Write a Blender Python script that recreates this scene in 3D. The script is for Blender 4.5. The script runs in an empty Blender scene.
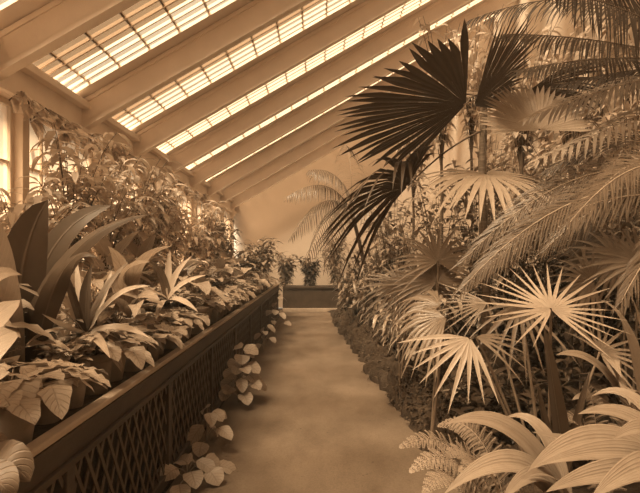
import bpy, math, random
from mathutils import Vector, Matrix, Euler, noise
V = Vector
PI = math.pi
random.seed(11)
R = random.random
U = random.uniform
SC = bpy.context.scene
COL = SC.collection
F = 544.0
EYE = 1.55
def P(px, py, d):
    """a point of the place seen in that direction, d metres down the path"""
    return V(((px - 318) / F * d, d, EYE + (257 - py) / F * d))

# ---------------------------------------------------------------- materials
def sep(v, s=1.0):
    """a sepia colour of brightness v"""
    return (v, v ** 1.09 * .865, (v ** 1.19) * .74, 1)
def newmat(name):
    m = bpy.data.materials.new(name); m.use_nodes = True
    nt = m.node_tree; nt.nodes.clear()
    return m, nt, nt.nodes, nt.links
def mapr(nt, sock, a, b, c, d):
    n = nt.nodes.new('ShaderNodeMapRange'); n.inputs[1].default_value = a; n.inputs[2].default_value = b
    n.inputs[3].default_value = c; n.inputs[4].default_value = d
    nt.links.new(sock, n.inputs[0]); return n.outputs[0]
def math_(nt, op, a, b=None, c=None):
    n = nt.nodes.new('ShaderNodeMath'); n.operation = op
    for i, x in enumerate((a, b, c)):
        if x is None: continue
        if isinstance(x, (int, float)): n.inputs[i].default_value = x
        else: nt.links.new(x, n.inputs[i])
    return n.outputs[0]
def mixc(nt, fac, c1, c2):
    n = nt.nodes.new('ShaderNodeMix'); n.data_type = 'RGBA'
    if isinstance(fac, (int, float)): n.inputs[0].default_value = fac
    else: nt.links.new(fac, n.inputs[0])
    for i, c in ((6, c1), (7, c2)):
        if isinstance(c, tuple): n.inputs[i].default_value = c
        else: nt.links.new(c, n.inputs[i])
    return n.outputs[2]
def noise_(nt, scale, detail=4, rough=.55, coord='Object', dist=0, stretch=None):
    tc = nt.nodes.new('ShaderNodeTexCoord'); n = nt.nodes.new('ShaderNodeTexNoise')
    n.inputs['Scale'].default_value = scale; n.inputs['Detail'].default_value = detail
    n.inputs['Roughness'].default_value = rough; n.inputs['Distortion'].default_value = dist
    s = tc.outputs[coord]
    if stretch:
        mp = nt.nodes.new('ShaderNodeMapping'); mp.inputs['Scale'].default_value = stretch
        nt.links.new(s, mp.inputs[0]); s = mp.outputs[0]
    nt.links.new(s, n.inputs['Vector']); return n.outputs[0]
def bump(nt, h, strength, dist=.01):
    b = nt.nodes.new('ShaderNodeBump'); b.inputs['Strength'].default_value = strength
    b.inputs['Distance'].default_value = dist; nt.links.new(h, b.inputs['Height']); return b.outputs[0]

def surf(name, v1, v2, scale=6, rough=.7, bmp=.3, bs=None, stretch=None, dist=.01, detail=5, spec=.3):
    m, nt, N, L = newmat(name)
    o = N.new('ShaderNodeOutputMaterial'); b = N.new('ShaderNodeBsdfPrincipled')
    f = mapr(nt, noise_(nt, scale, detail, stretch=stretch), .3, .7, 0, 1)
    L.new(mixc(nt, f, sep(v1), sep(v2)), b.inputs['Base Color'])
    b.inputs['Roughness'].default_value = rough; b.inputs['Specular IOR Level'].default_value = spec
    L.new(bump(nt, noise_(nt, bs or scale * 4, 6, stretch=stretch), bmp, dist), b.inputs['Normal'])
    L.new(b.outputs[0], o.inputs[0]); return m

def leafmat(name, v, var=.35, rough=.42, vein='mid', veinv=None, trans=.25, spec=.45, nveins=9):
    """UV: u across the blade 0..1, v along it"""
    m, nt, N, L = newmat(name)
    o = N.new('ShaderNodeOutputMaterial'); b = N.new('ShaderNodeBsdfPrincipled')
    oi = N.new('ShaderNodeObjectInfo'); geo = N.new('ShaderNodeNewGeometry')
    r1 = math_(nt, 'MULTIPLY', oi.outputs['Random'], .4)
    r2 = math_(nt, 'MULTIPLY', geo.outputs['Random Per Island'], .6)
    f = math_(nt, 'ADD', r1, r2)
    c = mixc(nt, f, sep(v * (1 - var)), sep(min(.85, v * (1 + var))))
    uv = N.new('ShaderNodeUVMap'); sx = N.new('ShaderNodeSeparateXYZ'); L.new(uv.outputs[0], sx.inputs[0])
    u, w = sx.outputs[0], sx.outputs[1]
    au = math_(nt, 'ABSOLUTE', math_(nt, 'SUBTRACT', u, .5))
    mid = mapr(nt, au, .0, .045, 1, 0)
    if vein == 'side':
        ph = math_(nt, 'SUBTRACT', math_(nt, 'MULTIPLY', w, nveins), math_(nt, 'MULTIPLY', au, nveins * .55))
        fr = math_(nt, 'ABSOLUTE', math_(nt, 'SUBTRACT', math_(nt, 'FRACT', ph), .5))
        sd = mapr(nt, fr, 0, .16, .8, 0); msk = math_(nt, 'MAXIMUM', mid, sd)
        h = math_(nt, 'MULTIPLY', msk, -1)
    elif vein == 'long':
        fr = math_(nt, 'ABSOLUTE', math_(nt, 'SUBTRACT', math_(nt, 'FRACT', math_(nt, 'MULTIPLY', u, nveins)), .5))
        msk = mapr(nt, fr, 0, .3, .7, 0); h = msk
    else:
        msk = mid; h = mid
    vv = veinv if veinv is not None else min(.8, v * 1.5)
    c = mixc(nt, math_(nt, 'MULTIPLY', msk, .65), c, sep(vv))
    ns = noise_(nt, 14, 3)
    c = mixc(nt, mapr(nt, ns, .45, .75, 0, .35), c, sep(v * .6))
    L.new(c, b.inputs['Base Color'])
    b.inputs['Roughness'].default_value = rough; b.inputs['Specular IOR Level'].default_value = spec
    L.new(bump(nt, h, .5, .004), b.inputs['Normal'])
    if trans > 0:
        t = N.new('ShaderNodeBsdfTranslucent'); L.new(c, t.inputs[0])
        mx = N.new('ShaderNodeMixShader'); mx.inputs[0].default_value = trans
        L.new(b.outputs[0], mx.inputs[1]); L.new(t.outputs[0], mx.inputs[2]); L.new(mx.outputs[0], o.inputs[0])
    else: L.new(b.outputs[0], o.inputs[0])
    return m

M = {}
M['paint'] = surf('white painted timber', .74, .84, 3, .6, .15, 30, (1, 1, 1))
M['paint2'] = surf('aged painted timber', .42, .55, 4, .6, .2, 30)
M['plaster'] = surf('limewashed plaster', .50, .62, 1.5, .9, .25, 20)
M['endwall'] = surf('limewashed end wall', .56, .64, .8, .9, .1, 20)
M['bench'] = surf('dark stained timber', .035, .075, 5, .55, .4, 24, (1, .25, 1), spec=.4)
M['lattice'] = surf('lattice timber', .07, .12, 8, .6, .3, 30)
M['ledge'] = surf('highlit ledge timber', .34, .55, 4, .6, .3, 30, (1, .2, 1))  # highlight along the ledge put into the pale timber colour
M['slate'] = surf('bench gravel tray', .04, .09, 20, .9, .6, 60)
M['terracotta'] = surf('terracotta', .24, .38, 7, .8, .25, 50)
M['terracotta_old'] = surf('weathered terracotta', .13, .26, 5, .85, .3, 50)
M['soil'] = surf('soil', .02, .05, 9, .95, 1, 30, dist=.03)
M['stem'] = surf('woody stem', .07, .14, 12, .7, .3, 40)
M['stalk'] = surf('green stalk', .2, .3, 12, .5, .1, 40)
M['stalk_pale'] = surf('pale stalk', .35, .45, 12, .5, .1, 40)
M['trunk'] = surf('ringed palm trunk', .10, .24, 10, .8, .6, 20, (1, 1, 6))
M['moss'] = surf('moss cushion', .035, .08, 22, .95, 1, 70, dist=.02)
M['stone'] = surf('edging stone', .12, .22, 6, .9, .8, 18, dist=.02)

# gravel path
def pathmat():
    m, nt, N, L = newmat('rolled gravel path')
    o = N.new('ShaderNodeOutputMaterial'); b = N.new('ShaderNodeBsdfPrincipled')
    a = mapr(nt, noise_(nt, 1.3, 6, .6, stretch=(1.4, .7, 1)), .3, .7, 0, 1)
    c = mixc(nt, a, sep(.115), sep(.225))
    g = mapr(nt, noise_(nt, 60, 3, .7), .35, .7, 0, 1)
    c = mixc(nt, math_(nt, 'MULTIPLY', g, .35), c, sep(.07))
    sp = mapr(nt, noise_(nt, 16, 3, .7), .66, .72, 0, .8)
    c = mixc(nt, sp, c, sep(.08))
    L.new(c, b.inputs['Base Color']); b.inputs['Roughness'].default_value = .9
    b.inputs['Specular IOR Level'].default_value = .15
    L.new(bump(nt, noise_(nt, 45, 6, .7), .5, .012), b.inputs['Normal'])
    L.new(b.outputs[0], o.inputs[0]); return m
M['path'] = pathmat()
def glassmat(name, clear, tint):
    m, nt, N, L = newmat(name)
    o = N.new('ShaderNodeOutputMaterial')
    t = N.new('ShaderNodeBsdfTransparent'); t.inputs[0].default_value = sep(.9)
    tl = N.new('ShaderNodeBsdfTranslucent'); d = N.new('ShaderNodeBsdfDiffuse')
    f = mapr(nt, noise_(nt, 2.5, 5), .3, .7, 0, 1)
    c = mixc(nt, f, sep(tint), sep(tint * .85))
    L.new(c, tl.inputs[0]); L.new(c, d.inputs[0])
    a = N.new('ShaderNodeMixShader'); a.inputs[0].default_value = .35
    L.new(tl.outputs[0], a.inputs[1]); L.new(d.outputs[0], a.inputs[2])
    mx = N.new('ShaderNodeMixShader'); mx.inputs[0].default_value = clear
    L.new(a.outputs[0], mx.inputs[1]); L.new(t.outputs[0], mx.inputs[2])
    L.new(mx.outputs[0], o.inputs[0]); return m
M['roofglass'] = glassmat('shaded roof glass', .55, .10)
M['cloth'] = glassmat("canvas shading cloth", .30, .10)
M['glass'] = glassmat('dusty window glass', .55, .8)

M['palm_shaded'] = leafmat('shaded palm leaf', .075, .2, .45, 'long', .12, .03, .3, 1)  # unlit undersides: shade put into the colour of leaves seen from below
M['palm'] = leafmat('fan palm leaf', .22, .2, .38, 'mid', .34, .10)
M['palm_lit'] = leafmat('lit fan palm leaf', .42, .15, .45, 'mid', .5, .15)  # lighter copy: light from above put into the leaf colour
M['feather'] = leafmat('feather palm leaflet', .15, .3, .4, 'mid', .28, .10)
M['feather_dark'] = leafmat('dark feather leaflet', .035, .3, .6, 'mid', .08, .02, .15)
M['pleat'] = leafmat('pleated leaf', .36, .2, .4, 'long', .30, .15, nveins=8)
M['sword'] = leafmat('dark sword leaf', .045, .2, .3, 'mid', .1, 0)
M['fern'] = leafmat('fern frond', .34, .25, .5, 'mid', .4, .2)
M['begonia'] = leafmat('heart leaf', .42, .4, .38, 'side', .2, .15, nveins=6)
M['rugose'] = leafmat('wrinkled leaf', .17, .2, .5, 'side', .30, .05, nveins=9)
M['caladium'] = leafmat('pale patterned leaf', .38, .35, .45, 'side', .22, .15, nveins=7)
M['paddle'] = leafmat('dark paddle leaf', .075, .25, .5, 'mid', .15, .03, .2)
M['paddle_pale'] = leafmat('pale paddle leaf', .45, .2, .45, 'side', .55, .25, nveins=16)
M['strap'] = leafmat('strap leaf', .42, .35, .35, 'mid', .5, .12)
M['strap_dark'] = leafmat('dark strap leaf', .10, .3, .35, 'mid', .16, .05)
M['small'] = leafmat('small oval leaf', .38, .5, .4, 'mid', .35, .15)
M['climber'] = leafmat('haze-paled climber leaf', .58, .35, .5, 'mid', .6, .4)  # washed-out window light put into the pale leaf colour
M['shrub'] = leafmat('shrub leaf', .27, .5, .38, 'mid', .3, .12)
M['shrub_shaded'] = leafmat('shaded shrub leaf', .06, .5, .4, 'mid', .15, .08)  # darker copy of the shrub leaf, undergrowth shade put into its colour
M['moss_tuft'] = leafmat('moss frond', .085, .5, .7, 'mid', .1, .1, .15)

# ---------------------------------------------------------------- mesh helpers
class MB:
    def __init__(s): s.v = []; s.f = []; s.uv = []
    def grid(s, rows, uvs=None, close=False):
        b = len(s.v); n = len(rows[0]); m = len(rows)
        for i, r in enumerate(rows):
            for j, p in enumerate(r):
                s.v.append(p); s.uv.append(uvs[i][j] if uvs else (j / max(1, n - 1), i / max(1, m - 1)))
        for i in range(m - 1):
            for j in range(n if close else n - 1):
                k = (j + 1) % n
                s.f.append((b + i * n + j, b + i * n + k, b + (i + 1) * n + k, b + (i + 1) * n + j))
    def poly(s, pts):
        b = len(s.v); s.v += pts; s.uv += [(.5, .5)] * len(pts); s.f.append(tuple(range(b, b + len(pts))))
    def box(s, a, c):
        x0, y0, z0 = a; x1, y1, z1 = c
        b = len(s.v)
        s.v += [V(p) for p in ((x0,y0,z0),(x1,y0,z0),(x1,y1,z0),(x0,y1,z0),(x0,y0,z1),(x1,y0,z1),(x1,y1,z1),(x0,y1,z1))]
        s.uv += [(.5, .5)] * 8
        for f in ((0,3,2,1),(4,5,6,7),(0,1,5,4),(1,2,6,5),(2,3,7,6),(3,0,4,7)): s.f.append(tuple(b + i for i in f))
    def obox(s, p0, p1, side, w, h):
        """bar from p0 to p1, width w along side, height h"""
        d = (p1 - p0).normalized(); side = side.normalized(); up = side.cross(d).normalized()
        b = len(s.v)
        for p in (p0, p1):
            for i, j in ((-1,-1),(1,-1),(1,1),(-1,1)):
                s.v.append(p + side * (w / 2 * i) + up * (h / 2 * j)); s.uv.append((.5, .5))
        for f in ((0,1,2,3),(7,6,5,4),(0,4,5,1),(1,5,6,2),(2,6,7,3),(3,7,4,0)): s.f.append(tuple(b + i for i in f))
    def tube(s, pts, r0, r1=None, n=6):
        r1 = r0 if r1 is None else r1
        rows = []; m = len(pts); ref = V((.3, .9, .2)).normalized()
        for i, p in enumerate(pts):
            d = (pts[min(m - 1, i + 1)] - pts[max(0, i - 1)])
            d = d.normalized() if d.length > 1e-7 else V((0, 0, 1))
            a = d.cross(ref); a = a.normalized() if a.length > 1e-3 else d.orthogonal().normalized()
            c = d.cross(a); r = r0 + (r1 - r0) * i / (m - 1)
            rows.append([p + (a * math.cos(k * 2 * PI / n) + c * math.sin(k * 2 * PI / n)) * r for k in range(n)])
        s.grid(rows, close=True)
    def lathe(s, prof, c=V((0, 0, 0)), n=20):
        rows = [[c + V((r * math.cos(k * 2 * PI / n), r * math.sin(k * 2 * PI / n), z)) for k in range(n)] for r, z in prof]
        s.grid(rows, close=True)
    def build(s, name, mat, parent=None, origin=V((0, 0, 0)), smooth=True, bevel=0):
        me = bpy.data.meshes.new(name)
        me.from_pydata([tuple(p - origin) for p in s.v], [], s.f)
        uvl = me.uv_layers.new(name='UVMap'); buf = []
        vi = [0] * len(me.loops); me.loops.foreach_get('vertex_index', vi)
        for i in vi: buf += s.uv[i]
        uvl.data.foreach_set('uv', buf)
        if smooth: me.polygons.foreach_set('use_smooth', [True] * len(me.polygons))
        me.materials.append(mat); me.update()
        o = bpy.data.objects.new(name, me); COL.objects.link(o)
        if parent: o.parent = parent
        else: o.location = origin
        if bevel:
            b = o.modifiers.new('bevel', 'BEVEL'); b.width = bevel; b.segments = 2
        return o
def tag(o, label=None, cat=None, group=None, kind=None):
    if label: o['label'] = label
    if cat: o['category'] = cat
    if group: o['group'] = group
    if kind: o['kind'] = kind
    return o
def thing(name, label, cat, loc, group=None):
    o = bpy.data.objects.new(name, None); COL.objects.link(o); o.location = loc
    o.empty_display_size = .1
    return tag(o, label, cat, group)
def dup(root, name, loc, rotz, scale, label, group=None):
    r = root.copy(); COL.objects.link(r); r.name = name; r.location = loc
    r.rotation_euler = (0, 0, rotz); r.scale = (scale,) * 3; r['label'] = label
    if group: r['group'] = group
    for ch in list(root.children):
        c = ch.copy(); COL.objects.link(c); c.parent = r
        for g in ch.children:
            d = g.copy(); COL.objects.link(d); d.parent = c
    return r

PROF = {
 'lance': lambda t: max(.0, math.sin(PI * t ** .72)) ** .9,
 'oval':  lambda t: max(.0, math.sin(PI * t ** .85)) ** .65,
 'strap': lambda t: min(1, .45 + t * 4) * min(1, (1 - t) * 2.6) ** .75,
 'sword': lambda t: min(1, .5 + t * 2) * (max(0, 1 - t) ** .55),
 'heart': lambda t: min(1, (t * 6) ** .5) * max(0, 1 - t) ** .62 * 1.18,
}
def leaf_path(mb, pts, up, W, prof, fold=.25, a=1, pleat=0, wave=0):
    n = len(pts); rows = []; uvs = []
    ph = R() * 6
    for i, p in enumerate(pts):
        t = i / (n - 1)
        d = (pts[min(n - 1, i + 1)] - pts[max(0, i - 1)]).normalized()
        s = d.cross(up)
        s = s.normalized() if s.length > .05 else d.orthogonal().normalized()
        nn = s.cross(d)
        w = W / 2 * prof(t) + .0006
        r = []; q = []
        for j in range(-a, a + 1):
            x = j / a
            off = fold * abs(x) * w + (pleat * w if (j + a) % 2 else 0) + wave * w * math.sin(t * 14 + ph) * abs(x)
            r.append(p + s * (w * x) + nn * off); q.append((x * .5 + .5, t))
        rows.append(r); uvs.append(q)
    mb.grid(rows, uvs)
def curl_path(base, d, L, droop, n=6, side=V((0, 0, -1))):
    p = base.copy(); d = d.normalized(); out = [p.copy()]
    for i in range(n):
        t = (i + 1) / n
        d = (d + side * (droop * (0.4 + 1.2 * t) / n)).normalized()
        p = p + d * (L / n); out.append(p.copy())
    return out
def leaf(mb, base, d, up, L, W, prof='lance', droop=.6, fold=.25, n=5, a=1, pleat=0, wave=0):
    leaf_path(mb, curl_path(base, d, L, droop, n), up, W, PROF[prof], fold, a, pleat, wave)
def bez(p0, p1, p2, n=10):
    return [p0 * (1 - t) ** 2 + p1 * 2 * t * (1 - t) + p2 * t * t for t in (i / n for i in range(n + 1))]
def rdir(el0, el1, az=None):
    az = U(0, 2 * PI) if az is None else az; el = math.radians(U(el0, el1))
    return V((math.cos(az) * math.cos(el), math.sin(az) * math.cos(el), math.sin(el)))
UP = V((0, 0, 1))

def fan(mb, c, mid, nrm, Rr, N, spread, fuse=.55, droop=.15, cup=.05, pleat=.5, var=.06, narrow=1.0, taper=.28):
    nrm = nrm.normalized(); mid = (mid - nrm * mid.dot(nrm)).normalized(); v = nrm.cross(mid)
    sp = math.radians(spread); dth = sp / N
    for i in range(N):
        th = -sp / 2 + dth * (i + .5) + U(-.1, .1) * dth * (1.5 - fuse)
        Ri = Rr * (1 - taper + taper * math.cos(th * .55)) * (1 + U(-var, var))
        dd = mid * math.cos(th) + v * math.sin(th); sd = -mid * math.sin(th) + v * math.cos(th)
        rs = [.02, fuse * .5, fuse] + [fuse + (1 - fuse) * k for k in (.3, .6, .85, 1)]
        rows = []; uvs = []; dr = droop * U(.6, 1.4); lat = U(-.03, .03)
        for r in rs:
            g = max(0, (r - fuse) / (1 - fuse))
            hw = min(r, fuse) * Ri * math.tan(dth / 2) * narrow * (1 - g ** 1.5) + .0004
            q = max(0, r - fuse * .4) / (1 - fuse * .4)
            p = c + dd * (r * Ri) + nrm * (cup * r * r * Ri) - UP * (dr * Ri * q * q) + sd * (lat * g * Ri)
            rows.append([p - sd * hw + nrm * hw * pleat, p, p + sd * hw + nrm * hw * pleat])
            uvs.append([(0, r), (.5, r), (1, r)])
        mb.grid(rows, uvs)

def feather(mbL, mbR, pts, up, LL, W, N, a0=70, a1=35, vee=.35, droop=.5, r=.008, prof=None, sides=(-1, 1), t0=.12):
    n = len(pts); mbR.tube(pts, r, r * .25, 5)
    for k in range(N):
        t = t0 + (1 - t0) * k / (N - 1); x = t * (n - 1); i = min(n - 2, int(x)); fr = x - i
        p = pts[i].lerp(pts[i + 1], fr); d = (pts[i + 1] - pts[i]).normalized()
        s = d.cross(up).normalized(); nn = s.cross(d)
        l = LL * (prof(t) if prof else (math.sin(PI * (.12 + .8 * t)) ** .6 * (1.0 if t < .9 else .75)))
        a = math.radians(a0 + (a1 - a0) * t)
        for sg in sides:
            dr = d * math.cos(a + U(-.09, .09)) + s * (sg * math.sin(a)) + nn * (vee + U(-.14, .14))
            leaf(mbL, p, dr, up, l * U(.92, 1.05), W, 'sword', droop * U(.7, 1.3), .15, 4)

def fernfrond(mbL, mbR, pts, up, LL, N=22, size=.011):
    n = len(pts); mbR.tube(pts, .003, .001, 4)
    for k in range(N):
        t = .1 + .9 * k / (N - 1); x = t * (n - 1); i = min(n - 2, int(x))
        p = pts[i].lerp(pts[i + 1], x - i); d = (pts[i + 1] - pts[i]).normalized()
        s = d.cross(up).normalized(); nn = s.cross(d)
        l = LL * (math.sin(PI * (.2 + .78 * t)) ** .8)
        for sg in (-1, 1):
            dr = (d * .45 + s * sg + nn * .1).normalized()
            q = curl_path(p, dr, l, .5, 5)
            m = max(3, int(l / size))
            for j in range(m):
                tt = (j + .5) / m; y = tt * 5; ii = min(4, int(y)); pp = q[ii].lerp(q[ii + 1], y - ii)
                dd = (q[ii + 1] - q[ii]).normalized(); s2 = dd.cross(nn).normalized()
                for g in (-1, 1):
                    leaf(mbL, pp, s2 * g + dd * .5, up, size * 2.2 * (1 - tt * .75) + .002, size * .85, 'oval', .2, .1, 2)

def shrub(mbL, mbS, base, H, spread, nb, per, L, W, prof='lance', droop=.8, el=(5, 50), r=.008, lean=V((0, 0, 0)), start=.25, curve=.5, a=1):
    for b in range(nb):
        az = b * 2.4 + U(-.3, .3); rr = spread * U(.35, 1); h = H * U(.55, 1)
        tip = base + V((math.cos(az) * rr, math.sin(az) * rr, h)) + lean * U(.6, 1)
        mid = base + V((math.cos(az) * rr * .2, math.sin(az) * rr * .2, h * (.5 + curve * .4))) + lean * .4
        pts = bez(base, mid, tip, 8); mbS.tube(pts, r, r * .35, 5)
        for k in range(per):
            t = start + (1 - start) * (k + R()) / per; x = t * 8; i = min(7, int(x))
            p = pts[i].lerp(pts[i + 1], x - i)
            d = rdir(*el, az=az + k * 2.4 + U(-.4, .4))
            leaf(mbL, p, d, UP, L * U(.65, 1.15), W * U(.7, 1.1), prof, droop * U(.5, 1.4), U(.1, .4), 4, a)

def potmesh(mb, mbs, r=.085, h=.17, c=V((0, 0, 0))):
    mb.lathe([(.0, .0), (r * .66, 0), (r * .68, .004), (r * .93, h * .80), (r * .93, h * .81), (r * 1.06, h * .815), (r * 1.08, h * .83), (r * 1.08, h * .985),
              (r * 1.04, h), (r * .94, h), (r * .93, h * .9)], c)
    rows = []
    for q in (1, .6, .25, .01):
        rows.append([c + V((r * .935 * q * math.cos(k * PI / 9), r * .935 * q * math.sin(k * PI / 9), h * .88 + (1 - q) * .012 + (U(-.004, .004) if q < 1 else 0))) for k in range(18)])
    mbs.grid(rows, close=True)

# ---------------------------------------------------------------- the house
XW, XB = -2.6, 4.0            # glazed side wall, back wall
ZE = EYE + 1.69               # eaves
S = .577
Y0, Y1 = -6.0, 16.6
def zroof(x): return ZE + S * (x - XW)
# path, soil
def edge(y): return .92 - max(0, y - 4) * .062
mb = MB()
nx, ny = 24, 120
rows = []
for i in range(ny + 1):
    y = Y0 + (15.35 - Y0) * i / ny
    rows.append([V((-1.0 + 1.94 * j / nx, y, .006 + .010 * noise.noise(V((j * .25, y * 1.2, 0))))) for j in range(nx + 1)])
mb.grid(rows); o = mb.build('floor', M['path']); tag(o, 'rolled gravel path running down the middle of the glasshouse', kind='structure')
mb = MB(); mb.box((XW - .15, Y0, -.1), (XB, Y1, -.012)); tag(mb.build('floor_slab', M['soil'], smooth=False), 'earth floor under the benches and bed', kind='structure')
mb = MB(); rows = []
for i in range(90):
    y = Y0 + .01 + (Y1 - Y0 - .02) * i / 89
    rows.append([V((edge(y) + (XB - .01 - edge(y)) * j / 20, y, -.01 + (0 if j == 0 else .10 + .13 * noise.noise(V((j * .5, y * .9, 3))) + .1 * j / 20))) for j in range(21)])
mb.grid(rows); tag(mb.build('planting_bed', M['soil']), 'dark earth bed along the right side of the path', 'flower bed')
# walls
mb = MB(); mb.box((XW - .18, Y0, 0), (XW, Y1, .95)); tag(mb.build('wall_left', M['plaster'], smooth=False), kind='structure')
mb = MB(); mb.box((XB, Y0, 0), (XB + .2, Y1, zroof(XB) + .1)); tag(mb.build('wall_right', M['plaster'], smooth=False), kind='structure')
def gable(y0, y1, name, mat):
    mb = MB()
    a = [(XW - .18, 0), (XB + .2, 0), (XB + .2, zroof(XB) + .1), (XW - .18, zroof(XW) - .05)]
    fr = [V((x, y0, z)) for x, z in a]; bk = [V((x, y1, z)) for x, z in a]
    mb.poly(fr); mb.poly(bk[::-1])
    for i in range(4): mb.poly([fr[i], bk[i], bk[(i + 1) % 4], fr[(i + 1) % 4]])
    return tag(mb.build(name, mat, smooth=False), kind='structure')
gable(Y1, Y1 + .2, 'wall_back', M['endwall'])
gable(Y0 - .2, Y0, 'wall_front', M['plaster'])
# eaves beam with mouldings
mb = MB(); mb.box((XW - .16, Y0, ZE - .36), (XW + .06, Y1, ZE - .02)); mb.box((XW + .06, Y0, ZE - .36), (XW + .12, Y1, ZE - .31))
mb.box((XW + .06, Y0, ZE - .10), (XW + .15, Y1, ZE - .03)); mb.box((XW - .16, Y0, .95), (XW + .08, Y1, 1.0))
tag(mb.build('trim_1', M['paint'], smooth=False, bevel=.008), kind='structure')
# rafters with a deep web and a top board
BAY = 1.655
ys = [4.2 + BAY * (k - 6) for k in range(14)]
ridge = XB
n_trim = 2
for y in ys:
    if y < Y0 or y > Y1: continue
    mb = MB()
    x0, x1 = XW - .05, ridge
    D = .31
    for (ya, yb, da, db) in ((y, y + .075, 0, D), (y - .02, y + .095, D, D + .045), (y - .20, y, -.01, .03), (y - .018, y, .05, .09)):
        a = [(x0, zroof(x0) - db), (x1, zroof(x1) - db), (x1, zroof(x1) - da), (x0, zroof(x0) - da)]
        fr = [V((x, ya, z)) for x, z in a]; bk = [V((x, yb, z)) for x, z in a]
        mb.poly(fr); mb.poly(bk[::-1])
        for i in range(4): mb.poly([fr[i], bk[i], bk[(i + 1) % 4], fr[(i + 1) % 4]])
    tag(mb.build('trim_%d' % n_trim, M['paint'], smooth=False), kind='structure'); n_trim += 1
# roof glass in narrow columns of lapped panes, with bars
mb = MB(); bars = MB(); lap = MB()
sd = V((1, 0, S)).normalized(); nrm = V((-S, 0, 1)).normalized()
Ls = (XB + .2 - XW + .1) / sd.x
o0 = V((XW - .1, 0, zroof(XW - .1) + .012))
y = Y0
pw = BAY / 11
off = (ys[0] - Y0) % pw
yk = Y0 + off - pw
while yk < Y1:
    ya, yb = yk, yk + pw
    k = 0; l = 0
    while l < Ls:
        l2 = min(Ls, l + .36)
        up_ = nrm * .010
        a = o0 + sd * l + up_; b = o0 + sd * min(Ls, l2 + .02)
        mb.poly([V((a.x, ya, a.z)), V((b.x, ya, b.z)), V((b.x, yb, b.z)), V((a.x, yb, a.z))])
        c = o0 + sd * l - nrm * .004
        lap.obox(V((c.x, ya, c.z)), V((c.x, yb, c.z)), sd, .02, .008)
        l = l2; k += 1
    bars.obox(V((o0.x, yb, o0.z)) - nrm * .012, V((o0.x, yb, o0.z)) + sd * Ls - nrm * .012, V((0, 1, 0)), .020, .03)
    yk += pw
cl = MB()
for y in ys:
    if y < Y0 or y + .8 > Y1: continue
    cl.poly([V((x, q, zroof(x) - .004 - .012 * (q > y + .5))) for x, q in ((XW, y + .07), (XB, y + .07), (XB, y + 1.0), (XW, y + 1.0))])
ce = tag(mb.build('ceiling', M['roofglass'], smooth=False), kind='structure')
bars.build('glazing_bars', M['paint'], ce, smooth=False); cl.build('shading_cloth', M['cloth'], ce, smooth=False); lap.build('pane_laps', M['paint2'], ce, smooth=False)
# side wall: posts with small capitals, windows between
py_ = [4.72 + BAY * (k - 6) for k in range(14)]
for y in py_:
    if y < Y0 or y > Y1: continue
    mb = MB(); mb.box((XW - .10, y - .055, 1.0), (XW + .07, y + .055, ZE - .36))
    mb.box((XW - .10, y - .08, ZE - .46), (XW + .11, y + .08, ZE - .36)); mb.box((XW - .1, y - .07, 1.0), (XW + .09, y + .07, 1.12))
    tag(mb.build('trim_%d' % n_trim, M['paint'], smooth=False, bevel=.006), kind='structure'); n_trim += 1
wn = 1
for a, b in zip(py_[:-1], py_[1:]):
    if b > Y1: continue
    fr = MB(); z0, z1 = 1.0, ZE - .36; ya, yb = a + .055, b - .055
    fr.box((XW - .06, ya, z0), (XW - .01, ya + .05, z1)); fr.box((XW - .06, yb - .05, z0), (XW - .01, yb, z1))
    fr.box((XW - .06, ya, z0), (XW - .01, yb, z0 + .06)); fr.box((XW - .06, ya, z1 - .05), (XW - .01, yb, z1))
    w = yb - ya
    for q in (1, 2, 3): fr.box((XW - .05, ya + w * q / 4 - .012, z0), (XW - .015, ya + w * q / 4 + .012, z1))
    for q in (.38, .72): fr.box((XW - .05, ya, z0 + (z1 - z0) * q - .012), (XW - .02, yb, z0 + (z1 - z0) * q + .012))
    wo = tag(fr.build('window_%d' % wn, M['paint'], smooth=False), kind='structure'); wn += 1
    g = MB(); g.box((XW - .040, ya, z0), (XW - .036, yb, z1)); g.build('pane', M['glass'], wo, smooth=False)

# ---------------------------------------------------------------- left bench
BX, BZ = -1.035, .865
bench = thing('plant_bench', 'long dark timber bench with lattice front along the left windows', 'bench', (BX, .7, 0))
bo = V(bench.location)
YB0, YB1 = .7, 14.2
mb = MB(); mb.box((BX - .035, YB0, BZ - .03), (BX + .025, YB1, BZ)); mb.build('ledge', M['ledge'], bench, bo, False, .008)
mb = MB(); mb.box((BX - .03, YB0, BZ - .15), (BX + .01, YB1, BZ - .035)); mb.box((BX - .03, YB0, BZ - .175), (BX + .03, YB1, BZ - .148)); mb.box((BX + .01, YB0, BZ - .055), (BX + .022, YB1, BZ - .035))
mb.build('fascia', M['bench'], bench, bo, False, .004)
mb = MB(); mb.box((XW + .01, YB0, BZ - .12), (BX - .03, YB1, BZ - .06)); mb.build('tray', M['slate'], bench, bo, False)
mb = MB(); mb.box((BX - .03, YB0, .012), (BX + .02, YB1, .09)); mb.build('plinth', M['bench'], bench, bo, False, .004)
mb = MB(); mb.box((BX - .30, YB0, .015), (BX - .27, YB1, .72)); mb.build('void_shade_board', M['soil'], bench, bo, False)  # dark sheet added to stand for the shade under the bench
pan = 1.5; y = YB0
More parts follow.
